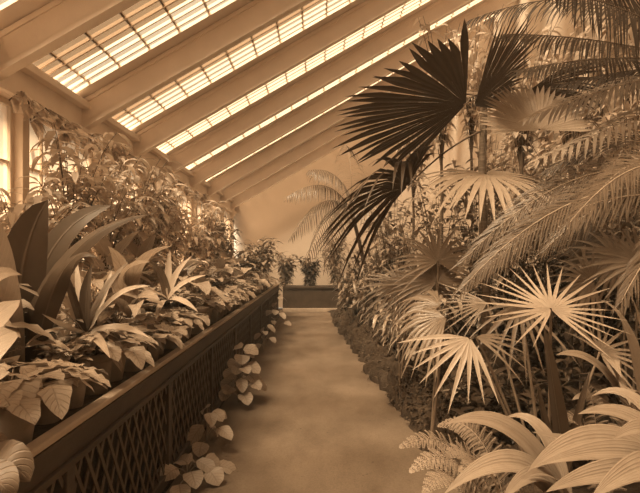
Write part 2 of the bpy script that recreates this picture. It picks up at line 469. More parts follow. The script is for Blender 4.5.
while y < YB1 - .2:
    mb = MB(); mb.box((BX - .04, y, .015), (BX + .02, y + .08, BZ - .15)); mb.build('post', M['bench'], bench, bo, False, .005)
    ya, yb = y + .08, min(y + pan, YB1); z0, z1 = .09, BZ - .17
    mb = MB(); step = .125
    for sg in (1, -1):
        kk = .62; HH = z1 - z0; xo = BX - .004 if sg > 0 else BX + .003
        c = ya - HH * kk
        while c < yb + HH * kk:
            if sg > 0: t0 = max(0, (ya - c) / kk); t1 = min(HH, (yb - c) / kk)
            else: t0 = max(0, (c - yb) / kk); t1 = min(HH, (c - ya) / kk)
            if t1 - t0 > .02:
                mb.obox(V((xo, c + sg * t0 * kk, z0 + t0)), V((xo, c + sg * t1 * kk, z0 + t1)), V((1, 0, 0)), .006, .024)
            c += step
    mb.build('lattice_panel', M['lattice'], bench, bo, False)
    y += pan
# cross bench at the end of the path
fb = thing('end_bench', 'low dark timber bench closing the far end of the path', 'bench', (-.2, 15.5, 0)); fo = V(fb.location)
mb = MB(); mb.box((-1.0, 15.38, .66), (2.0, 16.0, .72)); mb.build('top', M['bench'], fb, fo, False, .006)
mb = MB(); mb.box((-1.0, 15.42, .02), (2.0, 15.46, .66)); mb.build('front_board', M['bench'], fb, fo, False)
mb = MB(); mb.box((-1.0, 15.36, 0), (2.0, 15.42, .1)); mb.build('step', M['ledge'], fb, fo, False, .006)

# ---------------------------------------------------------------- potted plants of the bench
def pot_proto(label, r, h, mat='terracotta'):
    t = thing('potted_plant', label, 'potted plant', (0, 0, 0))
    a, b = MB(), MB(); potmesh(a, b, r, h); po = a.build('pot', M[mat], t); b.build('soil', M['soil'], po)
    return t
def stalked(t, n, h0, L, W, prof, mat, reach=.16, hh=.22, droop=.5, wave=.12, stalk='stalk', fold=.15, a=2, el=(-25, 25)):
    l, s = MB(), MB()
    for i in range(n):
        az = i * 2.4 + U(-.3, .3); q = (i + .5) / n
        rr = reach * (.15 + q * .95) * U(.8, 1.15); z = h0 + hh * (1.05 - q * .75) * U(.8, 1.15)
        tip = V((math.cos(az) * rr, math.sin(az) * rr, z))
        s.tube(bez(V((0, 0, h0 * .9)), V((math.cos(az) * rr * .25, math.sin(az) * rr * .25, z * .95)), tip, 5), .0035, .002, 5)
        d = rdir(*el, az=az + U(-.5, .5)); leaf(l, tip - d * L * .12, d, UP, L * U(.7, 1.15), W * U(.75, 1.1), prof, droop * U(.6, 1.4), fold, 6, a, 0, wave)
    l.build('foliage', M[mat], t); s.build('stalks', M[stalk], t)
def rosette(t, n, h0, L, W, prof, mat, el=(15, 80), droop=1.0, a=1, fold=.3):
    l = MB()
    for i in range(n):
        q = i / n; az = i * 2.4 + U(-.2, .2); e = math.radians(el[1] + (el[0] - el[1]) * q)
        d = V((math.cos(az) * math.cos(e), math.sin(az) * math.cos(e), math.sin(e)))
        leaf(l, V((0, 0, h0)) + d * .01, d, UP if e < 1.3 else V((math.cos(az), math.sin(az), .3)), L * (.7 + .3 * q) * U(.85, 1.1), W, prof, droop * (.4 + q) * U(.7, 1.2), fold, 8, a)
    l.build('foliage', M[mat], t)
protos = {}
def reg(k, t): protos[k] = t; return t
for v in range(2):
    t = reg('begonia%d' % v, pot_proto('x', .09, .18)); stalked(t, 34, .17, .13, .11, 'heart', 'begonia', .21, .10, el=(-50, 15))
    t = reg('caladium%d' % v, pot_proto('x', .10, .19)); stalked(t, 13, .18, .22, .15, 'heart', 'caladium', .19, .26, .7)
    t = reg('strap%d' % v, pot_proto('x', .09, .18)); rosette(t, 26, .17, .38, .028, 'strap', 'strap', (5, 75), 1.1)
    t = reg('dracaena%d' % v, pot_proto('x', .11, .2, 'terracotta_old')); rosette(t, 24, .2, .46, .042, 'strap', 'strap', (10, 85), .9, 2)
    t = reg('coleus%d' % v, pot_proto('x', .085, .16)); l, s = MB(), MB(); shrub(l, s, V((0, 0, .14)), .24, .17, 16, 11, .085, .05, 'oval', .6, (0, 40), .0035, a=2, start=.1)
    l.build('foliage', M['small'], t); s.build('stems', M['stalk'], t)
    t = reg('broad%d' % v, pot_proto('x', .12, .22, 'terracotta_old')); stalked(t, 14, .2, .32, .13, 'lance', 'begonia' if v else 'strap', .2, .36, .8, .05, 'stalk', .25, 2, (0, 60))
    t = reg('fern%d' % v, pot_proto('x', .1, .18)); l, s = MB(), MB()
    for i in range(13):
        d = rdir(25, 70, i * 2.4); fernfrond(l, s, curl_path(V((0, 0, .17)), d, U(.28, .42), 1.1, 8), UP, .075, 14, .014)
    l.build('fronds', M['fern'], t); s.build('midribs', M['stalk'], t)
kinds = {
 'begonia': 'heart-leaved begonia in a clay pot', 'caladium': 'pale vein-patterned caladium in a clay pot', 'strap': 'narrow strap-leaved tuft in a clay pot',
 'dracaena': 'broad strap-leaved rosette in a weathered pot', 'coleus': 'small bushy oval-leaved plant in a clay pot', 'broad': 'broad-leaved stalked plant in a weathered pot',
 'fern': 'feathery fern in a clay pot'}
ORD = ['nearest', 'second', 'third', 'fourth', 'fifth', 'sixth', 'seventh', 'eighth', 'ninth', 'tenth', 'eleventh', 'twelfth', 'thirteenth', 'fourteenth', 'fifteenth', 'sixteenth', 'seventeenth', 'eighteenth', 'nineteenth', 'twentieth', '21st', '22nd', '23rd', '24th', '25th', '26th', '27th', '28th', '29th', '30th', '31st', '32nd', '33rd', '34th', '35th', '36th', '37th', '38th']
TZ = BZ - .06
rows_ = [  # name of row, x, list of y, kinds, scale
 ('front row beside the ledge', -1.235, [(2.14, 'begonia', 1.2), (2.47, 'begonia', 1.0), (2.71, 'coleus', .95), (3.0, 'begonia', 1.22)] + [(3.3 + .29 * i, None, U(1.0, 1.3)) for i in range(33)], ['begonia', 'coleus', 'begonia', 'caladium', 'begonia', 'begonia']),
 ('second row', -1.56, [(1.75, 'coleus', 1.1), (2.12, 'begonia', 1.2), (2.5, 'caladium', 1.1), (2.9, 'coleus', 1.3), (3.35, 'strap', 1.1)] + [(3.75 + .40 * i, None, U(1.0, 1.3)) for i in range(22)], ['caladium', 'coleus', 'strap', 'begonia', 'broad', 'coleus']),
 ('third row', -1.92, [(2.2 + .46 * i, None, U(1.1, 1.4)) for i in range(24)], ['coleus', 'broad', 'strap', 'dracaena', 'caladium', 'broad', 'fern']),
 ('back row below the windows', -2.2, [(2.4 + .55 * i, None, U(1.0, 1.25)) for i in range(20)], ['broad', 'dracaena', 'coleus', 'broad', 'strap']),
]
usedp = set()
for rn, x, lst, ks in rows_:
    for i, (y, k, sc) in enumerate(lst):
        if k is None:
            k = ks[(i * 3 + int(R() * 3)) % len(ks)]
            if 3.5 < y < 4.4 and x < -1.8: k = 'strap'
        lab = '%s, %s in the %s' % (kinds[k], ORD[i], rn)
        nm = {'begonia': 'potted_begonia', 'caladium': 'potted_caladium', 'strap': 'potted_strap_plant', 'dracaena': 'potted_dracaena', 'coleus': 'potted_coleus', 'broad': 'potted_broadleaf_plant', 'fern': 'potted_fern'}[k]
        dup(protos[k + str(i % 2)], nm, (x + U(-.03, .03), y, TZ), U(0, 6.28), sc, lab, 'potted plants standing along the bench')
for t in protos.values():
    for ch in list(t.children):
        for g in list(ch.children): bpy.data.objects.remove(g)
        bpy.data.objects.remove(ch)
    bpy.data.objects.remove(t)

# big explicit plants on the bench -------------------------------------------------
class Plant:
    """an Empty with one mesh per big leaf"""
    def __init__(s, name, label, cat, loc, group=None):
        s.o = V(loc); s.t = thing(name, label, cat, s.o, group)
    def leaf(s, pts, W, prof, mat, up=UP, fold=.2, a=3, pleat=0, wave=.03, name='leaf'):
        mb = MB(); leaf_path(mb, pts, up, W, PROF[prof], fold, a, pleat, wave); return mb.build(name, M[mat], s.t, s.o)
    def stalk(s, pts, r, mat='stalk', name='stalk', parent=None, r1=None):
        mb = MB(); mb.tube(pts, r, r1 or r * .7, 8); return mb.build(name, M[mat], parent or s.t, s.o)
    def pot(s, r=.12, h=.2, mat='terracotta_old'):
        a, b = MB(), MB(); potmesh(a, b, r, h, s.o); po = a.build('pot', M[mat], s.t, s.o); b.build('soil', M['soil'], po, s.o)
    def add(s, mb, name, mat, parent=None): return mb.build(name, M[mat], parent or s.t, s.o)

def pxl(pl, pa, pb, pc, W, prof, mat, up=UP, n=12, **k):
    return pl.leaf(bez(P(*pa), P(*pb), P(*pc), n), W, prof, mat, up, **k)
CAM_UP = V((.3, -.8, .6))
p = Plant('paddle_leaved_plant', 'tall plant with dark paddle-shaped leaves at the near left of the bench', 'potted plant', (-1.95, 2.95, TZ))
p.pot(.13, .22)
pxl(p, (20, 400, 2.9), (8, 260, 2.75), (48, 200, 2.6), .26, 'oval', 'paddle', V((.1, -1, .1)), fold=.1)
pxl(p, (22, 400, 2.9), (20, 225, 2.7), (112, 205, 2.9), .15, 'oval', 'paddle', V((.2, -1, .5)), fold=.1)
pxl(p, (24, 400, 2.9), (30, 225, 2.5), (152, 214, 2.75), .12, 'lance', 'paddle', V((.5, -.6, .9)), fold=-.35)
pxl(p, (26, 400, 2.9), (55, 225, 2.5), (98, 258, 2.5), .11, 'lance', 'paddle', V((.5, -.6, .7)), fold=-.3)
pxl(p, (18, 400, 2.9), (-10, 250, 2.5), (-2, 215, 2.3), .2, 'oval', 'paddle_pale', V((.1, -1, .1)), fold=.1)
p = Plant('banana_plant', 'pale broad-leaved plant leaning in at the left edge', 'potted plant', (-1.62, 1.55, TZ))
p.pot(.11, .2)
pxl(p, (-140, 500, 1.5), (-20, 330, 1.6), (16, 332, 1.75), .17, 'oval', 'paddle_pale', V((.0, -1, .5)), fold=.15)
pxl(p, (-145, 500, 1.5), (-40, 330, 1.7), (20, 300, 1.95), .16, 'oval', 'paddle_pale', V((.1, -.8, .7)), fold=.2)
pxl(p, (-145, 500, 1.5), (-40, 250, 1.9), (22, 275, 2.1), .13, 'oval', 'paddle_pale', V((.1, -.8, .7)), fold=.2)
pxl(p, (-150, 500, 1.5), (-60, 380, 1.45), (10, 372, 1.6), .15, 'oval', 'paddle_pale', V((.1, -.6, .9)), fold=.2)
p = Plant('rosette_plant', 'rosette of long curved strap leaves with one dark upright leaf', 'potted plant', (P(88, 400, 3.05).x, 3.05, TZ))
p.pot(.11, .2)
c = (86, 335, 3.05)
for b, e, w, m in [((84, 300, 3.0), (92, 264, 2.95), .075, 'strap_dark'), ((100, 290, 3), (128, 262, 3.0), .05, 'strap'), ((112, 285, 2.9), (150, 286, 2.85), .045, 'strap'),
                   ((115, 318, 2.8), (150, 338, 2.7), .04, 'strap'), ((66, 288, 2.9), (18, 284, 2.7), .045, 'strap'), ((60, 300, 2.8), (-4, 278, 2.5), .045, 'strap'),
                   ((56, 320, 2.7), (26, 345, 2.5), .04, 'strap'), ((74, 300, 2.9), (62, 262, 2.9), .04, 'strap_dark'), ((96, 330, 2.6), (110, 358, 2.5), .045, 'strap'), ((66, 330, 2.6), (42, 314, 2.4), .04, 'strap'),
                   ((104, 300, 3.1), (112, 270, 3.2), .045, 'strap'), ((78, 290, 3.1), (76, 255, 3.2), .035, 'strap')]:
    pxl(p, c, b, e, w, 'strap', m, V((0, -.7, .7)), fold=.35, a=2)
p = Plant('rosette_plant', 'strap-leaved rosette farther down the bench with upright dark centre leaf', 'potted plant', (P(168, 300, 4.6).x, 4.6, TZ))
p.pot(.12, .22)
c = (168, 300, 4.6)
for b, e, w, m in [((164, 270, 4.6), (148, 262, 4.5), .07, 'strap_dark'), ((172, 275, 4.6), (192, 256, 4.5), .07, 'strap'), ((178, 282, 4.5), (206, 275, 4.4), .06, 'strap'),
                   ((150, 290, 4.4), (136, 285, 4.3), .06, 'strap'), ((150, 285, 4.4), (132, 304, 4.2), .06, 'strap'), ((180, 295, 4.3), (198, 312, 4.2), .05, 'strap'),
                   ((168, 275, 4.7), (170, 250, 4.7), .06, 'strap'), ((160, 300, 4.2), (156, 320, 4.0), .05, 'strap')]:
    pxl(p, c, b, e, w, 'strap', m, V((0, -.7, .7)), fold=.35, a=2)
p = Plant('broadleaf_plant', 'plant with large pale oval leaves in the middle of the bench', 'potted plant', (P(130, 330, 3.8).x, 3.8, TZ))
p.pot(.12, .2)
for b, e, w in [((110, 262, 3.8), (150, 262, 3.6), .15), ((125, 255, 3.8), (172, 246, 3.8), .14), ((135, 285, 3.7), (160, 300, 3.5), .13), ((115, 290, 3.6), (98, 300, 3.4), .13), ((128, 265, 3.9), (108, 246, 3.9), .12), ((140, 290, 3.5), (134, 318, 3.3), .12)]:
    pxl(p, (130, 318, 3.8), b, e, w, 'lance', 'caladium', V((0, -.6, .8)), fold=.2)
p = Plant('wrinkled_leaf_begonia', 'wrinkled round-leaved begonia spilling over the near end of the ledge', 'potted plant', (-1.12, 1.62, TZ - .02))
p.pot(.08, .13)
pxl(p, (-22, 500, 1.55), (0, 440, 1.5), (30, 482, 1.55), .15, 'oval', 'rugose', V((.1, -.9, .5)), fold=-.2, wave=.15)
pxl(p, (-25, 505, 1.55), (-5, 460, 1.45), (12, 500, 1.5), .12, 'oval', 'rugose', V((.1, -.9, .5)), fold=-.2, wave=.15)
pxl(p, (-30, 500, 1.6), (-20, 430, 1.6), (8, 448, 1.65), .12, 'oval', 'rugose', V((.1, -.9, .5)), fold=-.2, wave=.15)

# tall shrubs and climbers in front of the side windows
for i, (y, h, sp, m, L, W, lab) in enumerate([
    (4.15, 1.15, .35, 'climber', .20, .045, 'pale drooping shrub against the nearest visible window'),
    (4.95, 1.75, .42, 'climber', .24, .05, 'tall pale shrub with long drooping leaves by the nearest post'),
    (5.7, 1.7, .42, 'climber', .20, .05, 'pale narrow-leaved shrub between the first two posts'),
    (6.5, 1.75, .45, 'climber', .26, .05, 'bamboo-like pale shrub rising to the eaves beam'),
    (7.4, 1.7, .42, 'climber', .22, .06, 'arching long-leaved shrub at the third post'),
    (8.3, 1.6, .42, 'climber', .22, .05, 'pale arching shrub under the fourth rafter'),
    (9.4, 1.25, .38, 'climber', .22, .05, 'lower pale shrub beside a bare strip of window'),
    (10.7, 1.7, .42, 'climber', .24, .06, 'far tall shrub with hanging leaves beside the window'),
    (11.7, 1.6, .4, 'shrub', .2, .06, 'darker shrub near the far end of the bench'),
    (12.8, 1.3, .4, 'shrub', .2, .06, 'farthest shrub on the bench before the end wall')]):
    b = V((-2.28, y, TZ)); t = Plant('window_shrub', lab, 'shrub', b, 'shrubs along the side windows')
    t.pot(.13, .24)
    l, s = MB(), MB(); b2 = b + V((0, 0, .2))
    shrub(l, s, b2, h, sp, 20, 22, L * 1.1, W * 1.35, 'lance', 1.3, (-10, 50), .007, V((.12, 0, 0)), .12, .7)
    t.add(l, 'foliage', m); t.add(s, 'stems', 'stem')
# climber running along the eaves
for i, (ya, yb, lab) in enumerate([(4.3, 6.6, 'vine trailing under the eaves beam at the nearest capital'), (6.4, 9.0, 'vine trailing along the middle of the eaves beam'), (8.8, 11.8, 'vine trailing along the far part of the eaves beam')]):
    b = V((XW + .12, ya, ZE - .5)); t = Plant('climbing_vine', lab, 'climbing plant', b, 'vines under the eaves')
    l, s = MB(), MB(); pts = []
    for k in range(24):
        q = k / 23; pts.append(V((XW + .16 + .05 * math.sin(k), ya + (yb - ya) * q, ZE - .45 + .10 * math.sin(k * 1.3))))
    s.tube(pts, .008, .005, 5)
    for k in range(230):
        q = R() * 22.99; ii = int(q); pp = pts[ii].lerp(pts[ii + 1], q - ii)
        leaf(l, pp, rdir(-50, 20, U(-1.6, 1.6)), UP, U(.1, .19), U(.04, .07), 'lance', .9, .2, 4)
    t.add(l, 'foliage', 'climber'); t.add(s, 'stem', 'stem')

# plants at the foot of the bench
def foot(label, x, y, n, L, W, reach, hh, mat='caladium', seed=0):
    random.seed(seed)
    t = Plant('floor_caladium', label, 'leafy plant', (x, y, 0), 'leafy plants at the foot of the bench')
    for i in range(n):
        az = i * 2.4 + U(-.3, .3); q = (i + .5) / n; rr = reach * (.2 + .9 * q); z = hh * (1.1 - q * .85) * U(.8, 1.1)
        tip = V((x + math.cos(az) * rr * .75 + .04, y + math.sin(az) * rr, max(.05, z)))
        base = V((x, y, .0)); l = MB(); d = rdir(-30, 10, az + U(-.4, .4)); d.x += .35; d.y -= .3; d.normalize()
        leaf(l, tip - d * L * .15, d, UP + V((.2, -.6, 0)), L * U(.7, 1.15), W * U(.85, 1.2), 'oval', .9, .2, 7, 2, 0, .12)
        lo = t.add(l, 'leaf', mat)
        s = MB(); s.tube(bez(base, V((base.x, base.y, z)), tip, 5), .004, .003, 5); t.add(s, 'stalk', 'stalk', lo)
foot('broad-leaved caladium at the foot of the lattice, lowest in the photo', -.90, 3.75, 10, .18, .12, .26, .14, 'caladium', 3)
foot('pale-leaved plant by the lattice, second from the camera', -.90, 4.4, 8, .17, .11, .16, .34, 'caladium', 4)
foot('bushy heart-leaved plant halfway along the foot of the lattice', -.84, 5.75, 26, .17, .14, .20, .52, 'begonia', 5)
foot('far leafy clump against the lattice beyond the heart-leaved plant', -.88, 8.8, 8, .16, .10, .2, .5, 'begonia', 7)
foot('farthest leafy clump against the lattice near the path end', -.86, 10.8, 10, .18, .12, .24, .65, 'begonia', 8)
random.seed(21)

# ---------------------------------------------------------------- right side: palms
def fanleaf(pl, c, mid, nrm, Rr, N, spread, mat, pet=None, stem='stalk', **k):
    mb = MB(); fan(mb, c, mid, nrm, Rr, N, spread, **k); o = pl.add(mb, 'fan_leaf', mat)
    if pet is not None:
        m2 = (c + pet) / 2 + UP * .12; s = MB(); s.tube(bez(pet, m2, c, 8), .010, .006, 6); pl.add(s, 'petiole', stem, o)
    return o
# tall fan palm
bx = P(484, 257, 5.2).x
pA = Plant('fan_palm', 'tall slender fan palm with large leaves darkened in silhouette against the roof', 'palm', (bx, 5.2, .05))
crown = P(484, 100, 5.2)
s = MB(); s.tube([V((bx, 5.2, 0.02)), V((bx + .02, 5.2, 1.2)), V((bx - .02, 5.2, 2.2)), crown], .042, .034, 12); pA.add(s, 'trunk', 'trunk')
fanleaf(pA, P(466, 104, 4.7), V((-.92, -.1, -.20)), V((-.22, .30, .92)), 1.16, 34, 150, 'palm_shaded', crown, 'stem', fuse=.74, droop=.06, pleat=.3, taper=.35)
fanleaf(pA, P(474, 106, 4.6), V((.68, -.1, .72)), V((-.62, .38, .62)), .82, 28, 125, 'palm_shaded', crown, 'stem', fuse=.66, droop=.05, pleat=.3, taper=.35)
fanleaf(pA, P(540, 130, 4.5), V((-.1, .45, .75)), V((.1, -.84, .5)), .56, 34, 190, 'palm_lit', crown, 'stem', fuse=.72, droop=.05, pleat=.4)
fanleaf(pA, P(486, 174, 4.2), V((.1, -.75, -.35)), V((.05, -.36, .92)), .66, 38, 290, 'palm_lit', P(484, 120, 5.2), 'stem', fuse=.5, droop=.34, pleat=.4)
fanleaf(pA, P(408, 186, 4.9), V((-.85, -.3, .25)), V((-.2, .6, .75)), .86, 30, 170, 'palm_shaded', P(484, 130, 5.2), 'stem', fuse=.55, droop=.6, pleat=.35)
fanleaf(pA, P(530, 90, 5.4), V((.95, -.1, .05)), V((-.05, .25, .95)), .75, 24, 120, 'palm_shaded', crown, 'stem', fuse=.6, droop=.2, pleat=.35)
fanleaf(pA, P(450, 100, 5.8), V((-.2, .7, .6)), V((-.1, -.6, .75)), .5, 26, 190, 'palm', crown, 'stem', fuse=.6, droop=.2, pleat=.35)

# star-leaved fan palm (near)
pB = Plant('lady_palm', 'low fan palm with a bright star-shaped leaf of narrow fingers', 'palm', (P(548, 257, 2.9).x, 2.9, .12))
root = V(pB.o)
def lp(px, py, d, mid, nrm, r, n, sp, mat='palm', **k):
    kk = dict(fuse=.16, droop=.12, pleat=.25, narrow=1.5, cup=0.05, taper=.2, var=.12); kk.update(k)
    fanleaf(pB, P(px, py, d), V(mid), V(nrm), r, n, sp, mat, root, 'stalk', **kk)
lp(551, 309, 2.55, (.08, .8, .6), (0, -.62, .78), .37, 25, 310, 'palm_lit', droop=.05)
lp(470, 338, 2.75, (-.6, -.4, -.62), (-.1, -.8, .5), .34, 9, 130, 'palm_lit', droop=.12, narrow=1.0, fuse=.3)
lp(476, 337, 2.75, (.6, -.3, .1), (0, -.6, .8), .26, 5, 80, 'palm', droop=.25)
lp(487, 303, 3.1, (-1, -.2, .1), (-.1, -.7, .7), .30, 10, 100, 'palm', droop=.15)
lp(520, 305, 3.0, (-.3, -.5, -.5), (0, -.8, .6), .36, 9, 150, 'palm', droop=.3)
lp(600, 352, 3.0, (.4, -.3, .5), (0, -.7, .7), .30, 14, 220, 'palm', droop=.2)
s = MB(); s.tube([root, root + V((.02, 0, .35))], .035, .03, 10); pB.add(s, 'stem', 'trunk')
# smaller fan palms behind
for px, py, d, mid, nrm, r, mat, lab in [
    (438, 262, 4.6, (0, .1, 1), (0, -.9, .3), .45, 'palm', 'spiky fan palm behind the moss edging, left of the near one'),
    (585, 245, 4.4, (0, .1, 1), (0, -.9, .3), .42, 'shrub_shaded', 'dark spiky fan palm in the shade under the arching fronds'),
    (398, 285, 5.4, (-.3, -.5, .3), (0, -.8, .6), .45, 'palm', 'drooping fan palm at the middle of the bed edge'),
    (640, 262, 3.6, (-.4, .1, .6), (0, -.9, .3), .4, 'palm', 'fan palm half cut off by the right edge')]:
    cc = P(px, py, d); q = Plant('small_fan_palm', lab, 'palm', (cc.x + .05, d + .2, .08), 'small fan palms in the bed')
    for j in range(3):
        rot = Matrix.Rotation(U(-.7, .7) if j else 0, 3, 'Y'); off = V((U(-.28, .28), U(.0, .4), U(-.3, .12))) if j else V((0, 0, 0))
        fanleaf(q, cc + off, rot @ V(mid), rot @ V(nrm), r * U(.85, 1.05), 18, 250, mat, V(q.o), 'stalk', fuse=.25, droop=.3, pleat=.3, narrow=1.3)

# cycad / date palm at the right, arching fronds sweeping left
pC = Plant('feather_palm', 'large feather palm whose arching fronds sweep in from the right', 'palm', (2.55, 3.3, .1))
hub = P(735, 215, 3.4)
s = MB(); s.tube([V((2.55, 3.3, .05)), V((2.55, 3.35, .9)), hub], .12, .14, 14); pC.add(s, 'trunk', 'trunk')
def frond(pl, a, b, c, LL, W, N, mat='feather', up=UP, n=18, st='stalk_pale', **k):
    l, r = MB(), MB(); feather(l, r, bez(a, b, c, n), up, LL, W, N, **k)
    o = pl.add(l, 'frond', mat); pl.add(r, 'midrib', st, o); return o
hu = hub
FK = dict(vee=.05, a0=48, a1=20)
for b_, c_, LL, N in [((600, 135, 3.0), (464, 286, 2.7), .26, 130), ((610, 150, 2.8), (482, 272, 2.9), .24, 110), ((610, 105, 3.5), (462, 262, 3.5), .28, 130), ((640, 150, 3.1), (545, 250, 3.2), .24, 90),
                    ((660, 110, 2.9), (570, 222, 2.4), .24, 90), ((690, 170, 2.6), (622, 300, 2.3), .22, 80), ((650, 95, 3.9), (548, 172, 4.0), .26, 90), ((660, 120, 3.3), (600, 190, 2.9), .24, 80),
                    ((650, 150, 3.6), (520, 235, 3.5), .26, 100), ((680, 120, 3.3), (700, 330, 2.6), .22, 60)]:
    frond(pC, hu, P(*b_), P(*c_), LL * 1.1, .0095, int(N * .55), 'feather', V((0, -.75, .66)), droop=U(.3, .6), **FK)
# taller feather palm: dark overhead fronds
pD = Plant('tall_feather_palm', 'tall feather palm with dark fronds crossing the top right corner', 'palm', (2.9, 4.2, .1))
hub2 = P(720, 70, 4.1)
s = MB(); s.tube([V((2.9, 4.2, .05)), V((2.95, 4.2, 1.8)), hub2], .09, .08, 14); pD.add(s, 'trunk', 'trunk')
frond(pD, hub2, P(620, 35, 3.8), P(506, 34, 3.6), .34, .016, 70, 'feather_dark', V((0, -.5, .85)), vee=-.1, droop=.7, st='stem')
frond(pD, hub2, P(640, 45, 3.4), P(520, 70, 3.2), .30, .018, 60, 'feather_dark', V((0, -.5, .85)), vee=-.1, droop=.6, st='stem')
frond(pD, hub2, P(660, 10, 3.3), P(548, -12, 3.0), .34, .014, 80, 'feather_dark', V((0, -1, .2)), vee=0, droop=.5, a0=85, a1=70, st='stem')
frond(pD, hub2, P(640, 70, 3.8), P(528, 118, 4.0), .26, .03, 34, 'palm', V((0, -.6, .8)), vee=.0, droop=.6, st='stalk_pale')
frond(pD, hub2, P(700, 90, 4.0), P(538, 160, 3.8), .26, .03, 34, 'palm_lit', V((0, -.6, .8)), vee=.0, droop=.7, st='stalk_pale')
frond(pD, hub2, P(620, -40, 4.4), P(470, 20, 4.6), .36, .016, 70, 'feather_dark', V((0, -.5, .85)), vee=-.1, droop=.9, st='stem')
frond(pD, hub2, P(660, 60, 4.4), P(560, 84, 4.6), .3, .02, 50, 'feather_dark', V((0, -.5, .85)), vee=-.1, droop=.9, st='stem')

# far feather palm hanging over the end of the path
pE = Plant('arching_palm', 'slender palm arching over the far end of the path', 'palm', (1.15, 10.6, .1))
h3 = P(352, 212, 10.4)
s = MB(); s.tube([V((1.15, 10.6, .05)), V((1.0, 10.5, 1.0)), h3], .05, .035, 10); pE.add(s, 'trunk', 'trunk')
for b, c in [((330, 168, 10), (288, 196, 9.4)), ((325, 180, 10), (292, 236, 9.2)), ((335, 185, 9.8), (306, 262, 9.2)), ((340, 190, 9.6), (326, 268, 9)), ((345, 165, 10), (310, 170, 9.6)),
             ((365, 165, 10), (385, 200, 9.6)), ((352, 150, 10.6), (345, 145, 11)), ((370, 190, 9.6), (392, 240, 9))]:
    frond(pE, h3, P(*b), P(*c), .45, .022, 34, 'feather', V((0, -.3, .95)), vee=-.2, droop=1.6, n=12)

# ---------------------------------------------------------------- right foreground
pF = Plant('pleated_leaf_plant', 'low plant with broad pleated arching leaves in the bottom right corner', 'leafy plant', (P(575, 257, 2.05).x, 2.05, .12))
o_ = V(pF.o)
def pf(b, c, w, mat='pleat', up=(0, -.6, .8), base=(572, 520, 2.05), a=6):
    return pxl(pF, base, b, c, w, 'lance', mat, V(up), n=16, fold=.3, a=a, pleat=.11, wave=0)
RT = (690, 485, 1.95)
for b_, c_, w_, ba in [((520, 396, 1.95), (446, 424, 1.9), .10, None), ((525, 420, 1.8), (444, 494, 1.7), .10, None), ((510, 440, 1.85), (470, 470, 1.8), .07, None),
                       ((600, 402, 1.9), (526, 474, 1.7), .11, RT), ((640, 430, 1.75), (536, 466, 1.65), .09, RT), ((640, 395, 2.0), (578, 414, 1.95), .085, RT),
                       ((620, 455, 1.6), (546, 492, 1.5), .09, RT), ((655, 440, 1.6), (590, 500, 1.45), .10, RT), ((540, 440, 1.8), (500, 505, 1.6), .07, None),
                       ((590, 425, 2.1), (560, 440, 2.1), .06, RT), ((640, 370, 2.1), (592, 396, 2.15), .06, RT), ((600, 445, 2.0), (532, 432, 1.9), .06, RT),
                       ((560, 455, 1.8), (520, 480, 1.6), .06, None), ((660, 405, 1.8), (612, 440, 1.6), .09, RT), ((550, 400, 2.1), (505, 418, 2.2), .06, None)]:
    pf(b_, c_, w_ * 1.05, base=ba or (572, 520, 2.05))
pG = Plant('pleated_leaf_plant', 'taller pleated-leaf plant arching above the corner clump', 'leafy plant', (P(640, 257, 2.6).x, 2.6, .12))
for b, c, w in [((590, 315, 2.5), (622, 378, 2.3), .12), ((610, 340, 2.5), (556, 355, 2.3), .11), ((640, 310, 2.6), (600, 300, 2.5), .08), ((620, 350, 2.4), (630, 405, 2.2), .12),
                ((650, 330, 2.4), (628, 290, 2.3), .07), ((655, 340, 2.3), (642, 400, 2.1), .10), ((600, 380, 2.5), (572, 400, 2.4), .09)]:
    pxl(pG, (652, 470, 2.6), b, c, w, 'lance', 'pleat', V((0, -.6, .8)), n=16, fold=.15, a=5, pleat=.07, wave=0)
pH = Plant('folded_leaf_plant', 'drooping plant with ribbed folded leaves just behind the moss edging', 'leafy plant', (P(430, 257, 3.9).x, 3.9, .08))
for (px, py, d), mid, n in [((446, 318, 3.7), (-1, -.25, .1), 13), ((440, 306, 3.9), (-.7, .1, .5), 10)]:
    fanleaf(pH, P(px, py, d), V(mid), V((-.1, -.6, .75)), .36, n, 130, 'palm', V(pH.o), 'stalk', fuse=.55, droop=.55, pleat=.5, narrow=.9)
pS = Plant('sword_leaf_plant', 'dark upright sword leaves rising from a short stump', 'leafy plant', (P(566, 257, 2.3).x, 2.3, .12))
pxl(pS, (566, 478, 2.3), (556, 400, 2.28), (544, 326, 2.3), .10, 'sword', 'sword', V((.25, -1, 0)), fold=.3)
pxl(pS, (566, 470, 2.3), (575, 420, 2.3), (590, 370, 2.35), .05, 'sword', 'sword', V((-.2, -1, 0)), fold=.3)
pxl(pS, (560, 470, 2.3), (545, 430, 2.28), (538, 385, 2.3), .05, 'sword', 'sword', V((.1, -1, 0)), fold=.3)
pS.stalk([V(pS.o), V(pS.o) + V((.02, 0, .30))], .04, 'trunk', 'stump', None, .045)
